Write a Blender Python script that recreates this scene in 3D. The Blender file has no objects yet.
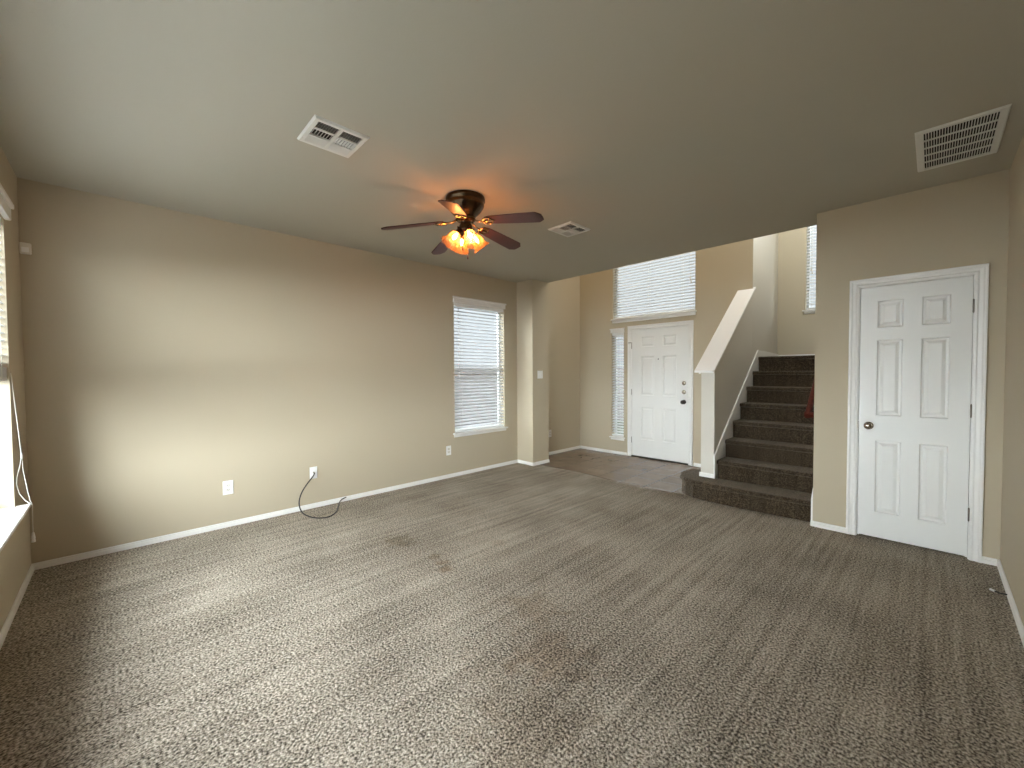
import bpy, math, random
from mathutils import Vector, Matrix
random.seed(7)
PI = math.pi
sc = bpy.context.scene
COL = sc.collection

# ------------------------------------------------------------------ camera, sky, exposure
cam_data = bpy.data.cameras.new('camera')
cam = bpy.data.objects.new('camera', cam_data)
COL.objects.link(cam)
FW = Vector((-0.71832392, 0.69519119, -0.02683197))
RT = Vector((0.69554881, 0.71845149, -0.00626892))
UP = Vector((-0.01491937, 0.02316606, 0.9996203))
cam.matrix_world = Matrix(((RT.x, UP.x, -FW.x, 4.407), (RT.y, UP.y, -FW.y, 0.469),
                           (RT.z, UP.z, -FW.z, 1.371), (0, 0, 0, 1)))
cam_data.sensor_fit = 'HORIZONTAL'
cam_data.sensor_width = 36.0
cam_data.lens = 407.053 / 1024 * 36.0
cam_data.clip_start = 0.02
cam_data.clip_end = 200
sc.camera = cam

SKY_LOW, SKY_HIGH, SKY_SUN, SKY_FILL = 0.46, 2.2, 9.0, 10.5      # overcast sky: hazy horizon, brighter zenith, brightest round the veiled sun
world = bpy.data.worlds.new('sky')
sc.world = world
world.use_nodes = True
wn = world.node_tree
wn.nodes['Background'].inputs[0].default_value = (0.875, 0.95, 1.0, 1)
_tc = wn.nodes.new('ShaderNodeTexCoord')
_sx = wn.nodes.new('ShaderNodeSeparateXYZ')
_mr = wn.nodes.new('ShaderNodeMapRange')
_mr.interpolation_type = 'SMOOTHSTEP'
_mr.inputs['From Min'].default_value = 0.24
_mr.inputs['From Max'].default_value = 0.95
_mr.inputs['To Min'].default_value = SKY_LOW
_mr.inputs['To Max'].default_value = SKY_HIGH
wn.links.new(_tc.outputs['Generated'], _sx.inputs[0])
wn.links.new(_sx.outputs['Z'], _mr.inputs['Value'])
_sum = _mr.outputs[0]
# two brighter parts of the overcast: round the veiled sun behind the house, and a broad glow added to light the floor
for _dir, _pw, _st in (((0.88, -0.46, 0.14), 1.8, SKY_SUN), ((0.05, -0.92, 0.24), 2.2, SKY_FILL)):
    _x = wn.nodes.new('ShaderNodeVectorMath')
    _x.operation = 'DOT_PRODUCT'
    _x.inputs[1].default_value = Vector(_dir).normalized()
    wn.links.new(_tc.outputs['Generated'], _x.inputs[0])
    _o = _x.outputs['Value']
    for _op, _v in (('MAXIMUM', 0.0), ('POWER', _pw), ('MULTIPLY', _st)):
        _x = wn.nodes.new('ShaderNodeMath')
        _x.operation = _op
        _x.inputs[1].default_value = _v
        wn.links.new(_o, _x.inputs[0])
        _o = _x.outputs[0]
    _x = wn.nodes.new('ShaderNodeMath')
    wn.links.new(_sum, _x.inputs[0])
    wn.links.new(_o, _x.inputs[1])
    _sum = _x.outputs[0]
wn.links.new(_sum, wn.nodes['Background'].inputs[1])

sc.view_settings.view_transform = 'Standard'
sc.view_settings.look = 'None'
sc.view_settings.gamma = 1.0
sc.view_settings.use_curve_mapping = False
sc.view_settings.exposure = 1.06
sc.cycles.max_bounces = 14
sc.cycles.diffuse_bounces = 9
sc.cycles.transparent_max_bounces = 16
sc.cycles.sample_clamp_indirect = 6.0
sc.cycles.use_denoising = True

# above the frame: a warm entry lamp, and a cool fill added for upstairs daylight
for _n, _e, _c, _p in (('entry_lamp', 20, (1.0, 0.81, 0.63), (1.20, 5.45, 4.85)), ('stair_fill', 32, (0.86, 0.94, 1.0), (3.35, 6.35, 3.95))):
    _ld = bpy.data.lights.new(_n, 'POINT')
    _ld.energy = _e
    _ld.color = _c
    _ld.shadow_soft_size = 0.14
    _lo = bpy.data.objects.new(_n, _ld)
    COL.objects.link(_lo)
    _lo.location = _p


def portal(name, x0, x1, y0, y1, z0, z1, rot):
    """A daylight portal in a window opening: it only guides sky sampling, it emits nothing."""
    d = bpy.data.lights.new(name, 'AREA')
    d.shape = 'RECTANGLE'
    d.size = max(x1 - x0, y1 - y0)
    d.size_y = z1 - z0
    d.cycles.is_portal = True
    o = bpy.data.objects.new(name, d)
    COL.objects.link(o)
    o.location = ((x0 + x1) / 2, (y0 + y1) / 2, (z0 + z1) / 2)
    o.rotation_euler = rot
    return o


# ------------------------------------------------------------------ measurements (metres)
H = 2.74                       # living-room ceiling
HT = 5.2                       # two-storey entry ceiling
WT = 0.13                      # wall thickness
XR = 4.754                     # right wall
YP, XP, YH = 4.844, 0.322, 5.2  # pillar by the left wall, ceiling edge
XF, YD = -0.049, 6.503         # entry: left wall, front-door wall
XA, YC = 3.686, 4.867          # closet wall
XS0, XS1 = 2.605, 2.745        # knee wall by the stairs
YB = 7.735                     # landing back wall
RISE, RUN = 0.1965, 0.2515
W_SIDE = (3.672, 4.58, 0.577, 2.312)       # window in the left wall  (y0,y1,z0,z1)
W_BACK = (0.54, 3.95, 0.577, 2.312)        # window in the near wall  (x0,x1,z0,z1)
W_LITE = (0.612, 0.842, 0.287, 2.036)      # sidelight
W_TOP = (0.634, 2.0, 2.262, 3.50)          # transom above the door
W_LAND = (3.094, 3.61, 2.262, 3.75)        # landing window
D1 = (0.990, 1.907, 0.018, 2.053)          # front door slab x0,x1,z0,z1
D2 = (3.988, 4.600, 0.018, 2.045)          # closet door slab

portal('portal_side', -.10, -.10, W_SIDE[0], W_SIDE[1], W_SIDE[2], W_SIDE[3], (PI/2, 0, -PI/2))
portal('portal_back', W_BACK[0], W_BACK[1], -.10, -.10, W_BACK[2], W_BACK[3], (PI/2, 0, PI))
portal('portal_lite', W_LITE[0], W_LITE[1], YD+.10, YD+.10, W_LITE[2], W_LITE[3], (PI/2, 0, 0))
portal('portal_top', W_TOP[0], W_TOP[1], YD+.10, YD+.10, W_TOP[2], W_TOP[3], (PI/2, 0, 0))
portal('portal_land', W_LAND[0], W_LAND[1], YB+.10, YB+.10, W_LAND[2], W_LAND[3], (PI/2, 0, 0))


# ------------------------------------------------------------------ materials
def new_mat(name):
    m = bpy.data.materials.new(name)
    m.use_nodes = True
    n = m.node_tree
    return m, n, n.nodes['Principled BSDF']


def N(n, t, **kw):
    x = n.nodes.new(t)
    for k, v in kw.items():
        setattr(x, k, v)
    return x


def simple(name, col, rough=0.5, metal=0.0, spec=0.5, bump=None):
    m, n, b = new_mat(name)
    b.inputs['Base Color'].default_value = (*col, 1)
    b.inputs['Roughness'].default_value = rough
    b.inputs['Metallic'].default_value = metal
    b.inputs['Specular IOR Level'].default_value = spec
    tc = N(n, 'ShaderNodeTexCoord')
    nz = N(n, 'ShaderNodeTexNoise')
    nz.inputs['Scale'].default_value = bump[0] if bump else 60
    nz.inputs['Detail'].default_value = 3
    n.links.new(tc.outputs['Object'], nz.inputs['Vector'])
    bp = N(n, 'ShaderNodeBump')
    bp.inputs['Strength'].default_value = bump[1] if bump else 0.02
    bp.inputs['Distance'].default_value = bump[2] if bump else 0.001
    n.links.new(nz.outputs['Fac'], bp.inputs['Height'])
    n.links.new(bp.outputs['Normal'], b.inputs['Normal'])
    return m


WALL = simple('wall_paint', (0.48, 0.416, 0.303), 0.75, 0, 0.35, (170, 0.22, 0.002))
KNEE_LIT = simple('wall_paint_stair_lit', (0.60, 0.57, 0.50), 0.7, 0, 0.35, (170, 0.22, 0.002))  # wall paint made paler: cool landing-window light put into the colour
CEIL = simple('ceiling_paint', (0.44, 0.412, 0.335), 0.9, 0, 0.2, (120, 0.25, 0.002))
TRIM = simple('trim_paint', (0.80, 0.79, 0.76), 0.38, 0, 0.5)
DOORP = simple('door_paint', (0.78, 0.78, 0.75), 0.36, 0, 0.5, (260, 0.06, 0.0006))
PLATE = simple('white_plastic', (0.84, 0.84, 0.82), 0.35)
IVORY = simple('ivory_plastic', (0.70, 0.67, 0.60), 0.4)
VINYL = simple('window_vinyl', (0.82, 0.83, 0.82), 0.35)
VENT = simple('vent_enamel', (0.69, 0.68, 0.63), 0.45)
DARK = simple('duct_shade', (0.012, 0.012, 0.011), 0.9)
BLACK = simple('black_rubber', (0.012, 0.012, 0.012), 0.45)
NICKEL = simple('satin_nickel', (0.36, 0.32, 0.27), 0.25, 1.0)
STEEL = simple('hinge_steel', (0.30, 0.27, 0.23), 0.4, 1.0)
BRONZE = simple('dark_bronze', (0.035, 0.028, 0.022), 0.35, 0.6)
BRASS = simple('antique_brass', (0.085, 0.055, 0.032), 0.27, 1.0)
BRASSB = simple('bright_brass', (0.32, 0.21, 0.11), 0.25, 1.0)
CORD = simple('white_cord', (0.80, 0.79, 0.74), 0.7)
GROUND = simple('patio_ground', (0.21, 0.206, 0.192), 0.95, 0, 0.1, (30, 0.4, 0.02))


LAWN = simple('lawn_grass', (0.05, 0.058, 0.032), 0.95, 0, 0.1, (40, 0.5, 0.02))
FENCE = simple('added_fence', (0.13, 0.12, 0.115), 0.9, 0, 0.2, (25, 0.3, 0.004))


def wood(name, a, b_, rough, axis_scale):
    m, n, b = new_mat(name)
    tc = N(n, 'ShaderNodeTexCoord')
    mp = N(n, 'ShaderNodeMapping')
    mp.inputs['Scale'].default_value = axis_scale
    nz = N(n, 'ShaderNodeTexNoise')
    nz.inputs['Scale'].default_value = 4
    nz.inputs['Detail'].default_value = 6
    cr = N(n, 'ShaderNodeValToRGB')
    cr.color_ramp.elements[0].color = (*a, 1)
    cr.color_ramp.elements[1].color = (*b_, 1)
    cr.color_ramp.elements[0].position = 0.3
    cr.color_ramp.elements[1].position = 0.7
    n.links.new(tc.outputs['Object'], mp.inputs['Vector'])
    n.links.new(mp.outputs[0], nz.inputs['Vector'])
    n.links.new(nz.outputs['Fac'], cr.inputs['Fac'])
    n.links.new(cr.outputs[0], b.inputs['Base Color'])
    b.inputs['Roughness'].default_value = rough
    return m


BLADE = wood('blade_rosewood', (0.045, 0.012, 0.010), (0.070, 0.018, 0.015), 0.42, (3, 3, 3))
RAILW = wood('handrail_cherry', (0.055, 0.010, 0.005), (0.095, 0.018, 0.009), 0.6, (12, 1.5, 12))
RAILW.node_tree.nodes['Principled BSDF'].inputs['Specular IOR Level'].default_value = 0.12


def slat_mat():
    m, n, b = new_mat('blind_slat')
    b.inputs['Base Color'].default_value = (0.70, 0.70, 0.715, 1)
    b.inputs['Roughness'].default_value = 0.45
    tr = N(n, 'ShaderNodeBsdfTranslucent')
    tr.inputs[0].default_value = (0.80, 0.83, 0.84, 1)
    mx = N(n, 'ShaderNodeMixShader')
    mx.inputs[0].default_value = 0.05
    n.links.new(b.outputs[0], mx.inputs[1])
    n.links.new(tr.outputs[0], mx.inputs[2])
    n.links.new(mx.outputs[0], n.nodes['Material Output'].inputs['Surface'])
    return m


SLAT = slat_mat()


def glass_mat():
    m, n, b = new_mat('window_glass')
    n.nodes.remove(b)
    tr = N(n, 'ShaderNodeBsdfTransparent')
    tr.inputs[0].default_value = (0.97, 0.98, 0.98, 1)
    gl = N(n, 'ShaderNodeBsdfGlossy')
    gl.inputs['Roughness'].default_value = 0.02
    fr = N(n, 'ShaderNodeFresnel')
    fr.inputs['IOR'].default_value = 1.06
    mx = N(n, 'ShaderNodeMixShader')
    n.links.new(fr.outputs[0], mx.inputs[0])
    n.links.new(tr.outputs[0], mx.inputs[1])
    n.links.new(gl.outputs[0], mx.inputs[2])
    n.links.new(mx.outputs[0], n.nodes['Material Output'].inputs['Surface'])
    return m


GLASS = glass_mat()


def shade_mat():
    m, n, b = new_mat('amber_frosted_glass')
    b.inputs['Base Color'].default_value = (0.55, 0.34, 0.19, 1)
    b.inputs['Roughness'].default_value = 0.25
    tr = N(n, 'ShaderNodeBsdfTranslucent')
    tr.inputs[0].default_value = (0.45, 0.26, 0.13, 1)
    tp = N(n, 'ShaderNodeBsdfTransparent')
    tp.inputs[0].default_value = (1.0, 0.80, 0.58, 1)
    m1 = N(n, 'ShaderNodeMixShader')
    m1.inputs[0].default_value = 0.5
    m2 = N(n, 'ShaderNodeMixShader')
    m2.inputs[0].default_value = 0.76
    n.links.new(b.outputs[0], m1.inputs[1])
    n.links.new(tr.outputs[0], m1.inputs[2])
    n.links.new(m1.outputs[0], m2.inputs[1])
    n.links.new(tp.outputs[0], m2.inputs[2])
    n.links.new(m2.outputs[0], n.nodes['Material Output'].inputs['Surface'])
    return m


SHADE = shade_mat()


def emit(name, col, s):
    m, n, b = new_mat(name)
    n.nodes.remove(b)
    e = N(n, 'ShaderNodeEmission')
    e.inputs[0].default_value = (*col, 1)
    e.inputs[1].default_value = s
    n.links.new(e.outputs[0], n.nodes['Material Output'].inputs['Surface'])
    return m


BULB = emit('warm_bulb', (1.0, 0.55, 0.27), 175.0)


def carpet_mat(name, c_dark, c_mid, c_light, marks, sheen=0.08):
    m, n, b = new_mat(name)
    L = n.links.new
    geo = N(n, 'ShaderNodeNewGeometry')
    # yarn tufts
    mp = N(n, 'ShaderNodeMapping')
    mp.inputs['Scale'].default_value = (1.0, 0.8, 1.0)
    L(geo.outputs['Position'], mp.inputs['Vector'])
    vo = N(n, 'ShaderNodeTexVoronoi')
    vo.inputs['Scale'].default_value = 120
    vo.inputs['Randomness'].default_value = 1.0
    L(mp.outputs[0], vo.inputs['Vector'])
    nz = N(n, 'ShaderNodeTexNoise')
    nz.inputs['Scale'].default_value = 108
    nz.inputs['Detail'].default_value = 3
    L(mp.outputs[0], nz.inputs['Vector'])
    # tufted rows and vacuum streaks running along the room (Y)
    mr = N(n, 'ShaderNodeMapping')
    mr.inputs['Scale'].default_value = (16, 0.55, 1)
    L(geo.outputs['Position'], mr.inputs['Vector'])
    rows = N(n, 'ShaderNodeTexNoise')
    rows.inputs['Scale'].default_value = 1.6
    rows.inputs['Detail'].default_value = 4
    L(mr.outputs[0], rows.inputs['Vector'])
    big = N(n, 'ShaderNodeTexNoise')
    big.inputs['Scale'].default_value = 1.7
    big.inputs['Detail'].default_value = 4
    L(geo.outputs['Position'], big.inputs['Vector'])

    def math_(op, a, b_=None):
        x = N(n, 'ShaderNodeMath', operation=op)
        for i, v in enumerate((a, b_)):
            if v is None:
                continue
            if isinstance(v, (int, float)):
                x.inputs[i].default_value = v
            else:
                L(v, x.inputs[i])
        return x.outputs[0]
    tuft = math_('SUBTRACT', 1.0, math_('MULTIPLY', vo.outputs['Distance'], 1.0))
    h = math_('ADD', math_('MULTIPLY', tuft, 0.55), math_('MULTIPLY', nz.outputs['Fac'], 0.9))
    f = math_('ADD', math_('MULTIPLY', math_('SUBTRACT', nz.outputs['Fac'], 0.5), 2.4),
              math_('MULTIPLY', math_('SUBTRACT', rows.outputs['Fac'], 0.5), 0.55))
    f = math_('ADD', f, math_('MULTIPLY', math_('SUBTRACT', big.outputs['Fac'], 0.5), 0.5))
    f = math_('ADD', f, 0.5)
    cr = N(n, 'ShaderNodeValToRGB')
    e = cr.color_ramp.elements
    e[0].color = (*c_dark, 1)
    e[0].position = 0.12
    e[1].color = (*c_light, 1)
    e[1].position = 0.88
    k = e.new(0.5)
    k.color = (*c_mid, 1)
    L(f, cr.inputs['Fac'])
    col = cr.outputs[0]
    # worn and stained spots
    for (x, y, r, amt, tint) in marks:
        sub = N(n, 'ShaderNodeVectorMath', operation='DISTANCE')
        L(geo.outputs['Position'], sub.inputs[0])
        sub.inputs[1].default_value = (x, y, 0)
        nn = N(n, 'ShaderNodeTexNoise')
        nn.inputs['Scale'].default_value = 9
        nn.inputs['Detail'].default_value = 4
        L(geo.outputs['Position'], nn.inputs['Vector'])
        d = math_('ADD', sub.outputs['Value'], math_('MULTIPLY', math_('SUBTRACT', nn.outputs['Fac'], 0.5), r * 2.0))
        mr_ = N(n, 'ShaderNodeMapRange', interpolation_type='SMOOTHSTEP')
        mr_.inputs['From Min'].default_value = r
        mr_.inputs['From Max'].default_value = r * 0.3
        mr_.inputs['To Min'].default_value = 0
        mr_.inputs['To Max'].default_value = amt
        L(d, mr_.inputs['Value'])
        mx = N(n, 'ShaderNodeMix', data_type='RGBA', blend_type='MULTIPLY')
        L(mr_.outputs[0], mx.inputs[0])
        L(col, mx.inputs[6])
        mx.inputs[7].default_value = (*tint, 1)
        col = mx.outputs[2]
    L(col, b.inputs['Base Color'])
    b.inputs['Roughness'].default_value = 0.95
    b.inputs['Specular IOR Level'].default_value = 0.1
    b.inputs['Sheen Weight'].default_value = sheen
    b.inputs['Sheen Tint'].default_value = (0.82, 0.72, 0.57, 1)
    b.inputs['Sheen Roughness'].default_value = 0.5
    bp = N(n, 'ShaderNodeBump')
    bp.inputs['Strength'].default_value = 0.9
    bp.inputs['Distance'].default_value = 0.012
    L(h, bp.inputs['Height'])
    L(bp.outputs['Normal'], b.inputs['Normal'])
    return m


MARKS = [(1.36, 2.10, .15, .6, (.66, .58, .48)), (1.45, 2.13, .10, .6, (.72, .66, .58)),
         (1.84, 2.141, .07, .6, (.70, .60, .50)), (1.95, 2.12, .065, .65, (.66, .54, .44)),
         (2.05, 2.092, .07, .8, (.62, .50, .40)), (1.98, 2.64, .08, .5, (.75, .70, .64)),
         (2.81, 2.15, .22, .8, (.76, .70, .64)), (3.15, 1.96, .26, .8, (.76, .68, .62)),
         (3.35, 1.60, .34, .6, (.78, .72, .66)), (2.16, 3.93, .10, .35, (.8, .76, .7)),
         (2.6, 2.45, .14, .35, (.8, .76, .7)), (3.0, 1.7, .2, .35, (.8, .74, .68))]
CARPET = carpet_mat('carpet_taupe', (0.046, 0.037, 0.027), (0.285, 0.246, 0.193), (0.56, 0.495, 0.41), MARKS)
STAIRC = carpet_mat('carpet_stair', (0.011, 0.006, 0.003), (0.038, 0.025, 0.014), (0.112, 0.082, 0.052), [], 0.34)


def tile_mat():
    m, n, b = new_mat('entry_tile')
    L = n.links.new
    geo = N(n, 'ShaderNodeNewGeometry')
    br = N(n, 'ShaderNodeTexBrick')
    br.offset = 0
    br.inputs['Scale'].default_value = 1.0
    br.inputs['Brick Width'].default_value = 0.335
    br.inputs['Row Height'].default_value = 0.335
    br.inputs['Mortar Size'].default_value = 0.006
    br.inputs['Mortar Smooth'].default_value = 0.2
    br.inputs['Color1'].default_value = (0.200, 0.145, 0.105, 1)
    br.inputs['Color2'].default_value = (0.165, 0.120, 0.086, 1)
    br.inputs['Mortar'].default_value = (0.070, 0.052, 0.040, 1)
    L(geo.outputs['Position'], br.inputs['Vector'])
    nz = N(n, 'ShaderNodeTexNoise')
    nz.inputs['Scale'].default_value = 6
    nz.inputs['Detail'].default_value = 6
    L(geo.outputs['Position'], nz.inputs['Vector'])
    mx = N(n, 'ShaderNodeMix', data_type='RGBA', blend_type='OVERLAY')
    mx.inputs[0].default_value = 0.3
    L(br.outputs['Color'], mx.inputs[6])
    L(nz.outputs['Fac'], mx.inputs[7])
    L(mx.outputs[2], b.inputs['Base Color'])
    b.inputs['Roughness'].default_value = 0.27
    return m


TILE = tile_mat()


# ------------------------------------------------------------------ mesh helpers (world coordinates)
class MB:
    def __init__(self):
        self.v, self.f, self.s = [], [], []

    def add(self, verts, faces, smooth=False):
        o = len(self.v)
        self.v += [tuple(p) for p in verts]
        self.f += [tuple(o + i for i in f) for f in faces]
        self.s += [smooth] * len(faces)
        return self

    def box(self, x0, x1, y0, y1, z0, z1):
        v = [(x, y, z) for z in (z0, z1) for y in (y0, y1) for x in (x0, x1)]
        return self.add(v, [(0, 2, 3, 1), (4, 5, 7, 6), (0, 1, 5, 4), (2, 6, 7, 3), (0, 4, 6, 2), (1, 3, 7, 5)])

    def bbox(self, x0, x1, y0, y1, z0, z1, c=0.003):
        """a box with chamfered edges"""
        v, idx = [], {}
        for sx in (0, 1):
            for sy in (0, 1):
                for sz in (0, 1):
                    X, Y, Z = (x0, x1)[sx], (y0, y1)[sy], (z0, z1)[sz]
                    dx, dy, dz = (c, -c)[sx], (c, -c)[sy], (c, -c)[sz]
                    for a in range(3):
                        p = [X + dx, Y + dy, Z + dz]
                        p[a] = (X, Y, Z)[a]
                        idx[(sx, sy, sz, a)] = len(v)
                        v.append(tuple(p))
        f = []
        for a in range(3):
            o = [i for i in range(3) if i != a]
            for s in (0, 1):
                q = []
                for (p, r) in ((0, 0), (1, 0), (1, 1), (0, 1)):
                    k = [0, 0, 0]
                    k[a], k[o[0]], k[o[1]] = s, p, r
                    q.append(idx[(*k, a)])
                f.append(tuple(q))
            for p in (0, 1):
                for r in (0, 1):
                    k0, k1 = [0, 0, 0], [0, 0, 0]
                    k0[a], k1[a] = 0, 1
                    k0[o[0]] = k1[o[0]] = p
                    k0[o[1]] = k1[o[1]] = r
                    f.append((idx[(*k0, o[0])], idx[(*k1, o[0])], idx[(*k1, o[1])], idx[(*k0, o[1])]))
        for sx in (0, 1):
            for sy in (0, 1):
                for sz in (0, 1):
                    f.append(tuple(idx[(sx, sy, sz, a)] for a in range(3)))
        return self.add(v, f)

    def prism(self, poly, axis, a0, a1, smooth=False):
        """poly of 2-D points extruded along axis from a0 to a1; axis x: (y,z), y: (x,z), z: (x,y)"""
        def P(p, a):
            return {'x': (a, p[0], p[1]), 'y': (p[0], a, p[1]), 'z': (p[0], p[1], a)}[axis]
        k = len(poly)
        v = [P(p, a0) for p in poly] + [P(p, a1) for p in poly]
        f = [tuple(range(k)), tuple(range(2 * k - 1, k - 1, -1))]
        self.add(v, f)
        o = len(self.v) - 2 * k
        for i in range(k):
            j = (i + 1) % k
            self.f.append((o + i, o + j, o + k + j, o + k + i))
            self.s.append(smooth)
        return self

    def loft(self, rings, closed=True, caps=True, smooth=True):
        k = len(rings[0])
        v = [p for r in rings for p in r]
        f = []
        for i in range(len(rings) - 1):
            for j in range(k if closed else k - 1):
                jj = (j + 1) % k
                f.append((i * k + j, i * k + jj, (i + 1) * k + jj, (i + 1) * k + j))
        o = len(self.v)
        self.add(v, f, smooth)
        if caps:
            self.f += [tuple(o + i for i in range(k - 1, -1, -1)),
                       tuple(o + (len(rings) - 1) * k + i for i in range(k))]
            self.s += [False, False]
        return self

    def tube(self, pts, r, n=10, caps=True):
        pts = [Vector(p) for p in pts]
        rings, up = [], None
        for i, p in enumerate(pts):
            t = (pts[min(i + 1, len(pts) - 1)] - pts[max(i - 1, 0)]).normalized()
            if up is None:
                up = Vector((0, 0, 1)) if abs(t.z) < .9 else Vector((1, 0, 0))
            a = t.cross(up).normalized()
            up = a.cross(t).normalized()
            rr = r[i] if isinstance(r, (list, tuple)) else r
            rings.append([p + a * rr * math.cos(2 * PI * k / n) + up * rr * math.sin(2 * PI * k / n) for k in range(n)])
        return self.loft(rings, True, caps)

    def lathe(self, prof, origin, axis=(0, 0, 1), n=32, wave=None, caps=True):
        """prof: (radius, distance along axis); wave(i, theta) scales the radius"""
        A = Vector(axis).normalized()
        u = A.orthogonal().normalized()
        w = A.cross(u)
        O = Vector(origin)
        rings = []
        for i, (r, h) in enumerate(prof):
            ring = []
            for k in range(n):
                th = 2 * PI * k / n
                rr = r * (wave(i, th) if wave else 1)
                ring.append(O + A * h + (u * math.cos(th) + w * math.sin(th)) * rr)
            rings.append(ring)
        return self.loft(rings, True, caps)

    def build(self, name, mat, parent=None, kind=None, sharp=None):
        me = bpy.data.meshes.new(name)
        xs, ys, zs = zip(*self.v)
        org = Vector(((min(xs) + max(xs)) / 2, (min(ys) + max(ys)) / 2, min(zs)))
        me.from_pydata([(p[0] - org.x, p[1] - org.y, p[2] - org.z) for p in self.v], [], self.f)
        me.materials.append(mat)
        me.polygons.foreach_set('use_smooth', self.s)
        import bmesh
        b = bmesh.new()
        b.from_mesh(me)
        bmesh.ops.recalc_face_normals(b, faces=b.faces)
        b.to_mesh(me)
        b.free()
        me.update()
        o = bpy.data.objects.new(name, me)
        COL.objects.link(o)
        WLOC[o] = org
        if parent is not None:
            o.parent = parent
            o.location = org - WLOC[parent]
        else:
            o.location = org
        if kind:
            o['kind'] = kind
        return o


WLOC = {}


def struct(name, mb, mat, parent=None):
    return mb.build(name, mat, parent, 'structure')


def tag(o, label, cat, group=None):
    o['label'], o['category'] = label, cat
    if group:
        o['group'] = group
    return o


def thing(name, label, cat, loc, group=None):
    o = bpy.data.objects.new(name, None)
    o.empty_display_size = 0.1
    COL.objects.link(o)
    o.location = loc
    WLOC[o] = Vector(loc)
    return tag(o, label, cat, group)


def wall_holes(axis, a0, a1, u0, u1, z0, z1, holes):
    """a wall slab: axis 'x' spans y (thickness a0..a1 in x), axis 'y' spans x; holes (u0,u1,z0,z1)"""
    mb = MB()
    us = sorted({u0, u1, *[h[0] for h in holes], *[h[1] for h in holes]})
    zs = sorted({z0, z1, *[h[2] for h in holes], *[h[3] for h in holes]})
    nu, nz = len(us) - 1, len(zs) - 1

    def solid(i, j):
        if not (0 <= i < nu and 0 <= j < nz):
            return False
        cu, cz = (us[i] + us[i + 1]) / 2, (zs[j] + zs[j + 1]) / 2
        return not any(h[0] < cu < h[1] and h[2] < cz < h[3] for h in holes)

    def P(a, u, z):
        return (a, u, z) if axis == 'x' else (u, a, z)
    cache = {}

    def vid(k, i, j):
        key = (k, i, j)
        if key not in cache:
            cache[key] = len(mb.v)
            mb.v.append(P((a0, a1)[k], us[i], zs[j]))
        return cache[key]
    for i in range(nu):
        for j in range(nz):
            if not solid(i, j):
                continue
            F = [tuple(vid(k, *c) for c in ((i, j), (i + 1, j), (i + 1, j + 1), (i, j + 1))) for k in (0, 1)]
            for (di, dj, c0, c1) in ((-1, 0, (i, j), (i, j + 1)), (1, 0, (i + 1, j), (i + 1, j + 1)),
                                     (0, -1, (i, j), (i + 1, j)), (0, 1, (i, j + 1), (i + 1, j + 1))):
                if not solid(i + di, j + dj):
                    F.append((vid(0, *c0), vid(0, *c1), vid(1, *c1), vid(1, *c0)))
            mb.f += F
            mb.s += [False] * len(F)
    return mb


# ------------------------------------------------------------------ the room shell
fl = MB()
carpet_edge = [(0.0, 0.0), (XR, 0.0), (XR, 5.9), (XA, 5.9), (XA, 5.02), (2.46, 5.02), (2.30, 4.93), (2.0, 4.915), (1.76, 4.92),
               (1.4, 4.96), (1.03, 5.0), (0.75, 4.985), (0.55, 4.965), (XP, 4.97), (XP, YP), (0, YP)]
fl.prism(carpet_edge, 'z', -0.06, 0.0)
struct('floor', fl, CARPET)
struct('floor_tile', MB().prism([(XF, YH), (XP, YH), (XP, 4.80), (2.9, 4.80), (2.9, YD), (XF, YD)], 'z', -0.10, -0.005), TILE)
struct('ground', MB().box(-30, 35, -30, 40, -0.5, -0.35), GROUND)

struct('ground_front', MB().box(-30, 35, YD + WT + .01, 40, -0.36, -0.30), LAWN)
struct('ground_side', MB().box(-2.9, -.25, -1.0, YD + WT, -0.36, -0.30), LAWN)
fence = MB()  # fence added outside to darken the view between the slats
y = -3.0
while y < 13:
    fence.box(-3.02, -3.0, y, y + .138, -.36, 1.48)
    y += .142
fence.box(-3.06, -3.02, -3, 13, .0, .09)
fence.box(-3.06, -3.02, -3, 13, 1.1, 1.19)
struct('wall_fence_added', fence, FENCE)
struct('wall_left', wall_holes('x', -WT, 0.0, 0.0, YP + .02, 0, H, [W_SIDE]), WALL)
struct('wall_pillar', MB().box(-WT, XP, YP, YH, 0, H), WALL)
struct('wall_entry_left', MB().box(XF - WT, XF, YH - .02, YD + .02, -0.05, HT), WALL)
struct('wall_window', wall_holes('y', -WT, 0.0, -WT, XR + WT, 0, H, [W_BACK]), WALL)
struct('wall_right', MB().box(XR, XR + WT, 0, 6.0, -.06, H), WALL)
struct('wall_closet', wall_holes('y', YC, YC + WT, XA, XR, 0, H,
                                 [(D2[0] - .022, D2[1] + .022, -.01, D2[3] + .024)]), WALL)
struct('wall_stair_right', MB().box(XA, XA + WT, YC + WT, YB, 0, HT), WALL)
struct('wall_landing_back', wall_holes('y', YB, YB + WT, XS0, XA + WT, 0, HT, [W_LAND]), WALL)
struct('wall_front', wall_holes('y', YD, YD + WT, XF - WT, XS1 - .004, -0.05, HT,
                                [W_LITE, W_TOP, (D1[0] - .022, D1[1] + .022, -.01, D1[3] + .024)]), WALL)
struct('wall_stair_left', MB().prism([(XS1 - WT, YD + WT), (XS1 - .004, YD + WT), (XS1 - .004, YD + .002), (XS1, YD + .002), (XS1, YB), (XS1 - WT, YB)], 'z', 0, HT), KNEE_LIT)
struct('ceiling', MB().prism([(-WT, -WT), (XR + WT, -WT), (XR + WT, 6.0), (XA, 6.0), (XA, YH), (-WT, YH)], 'z', H, H + .3), CEIL)
struct('wall_upper', MB().box(-WT, XA + WT, YH - .14, YH, H + .3, HT), WALL)
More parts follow.
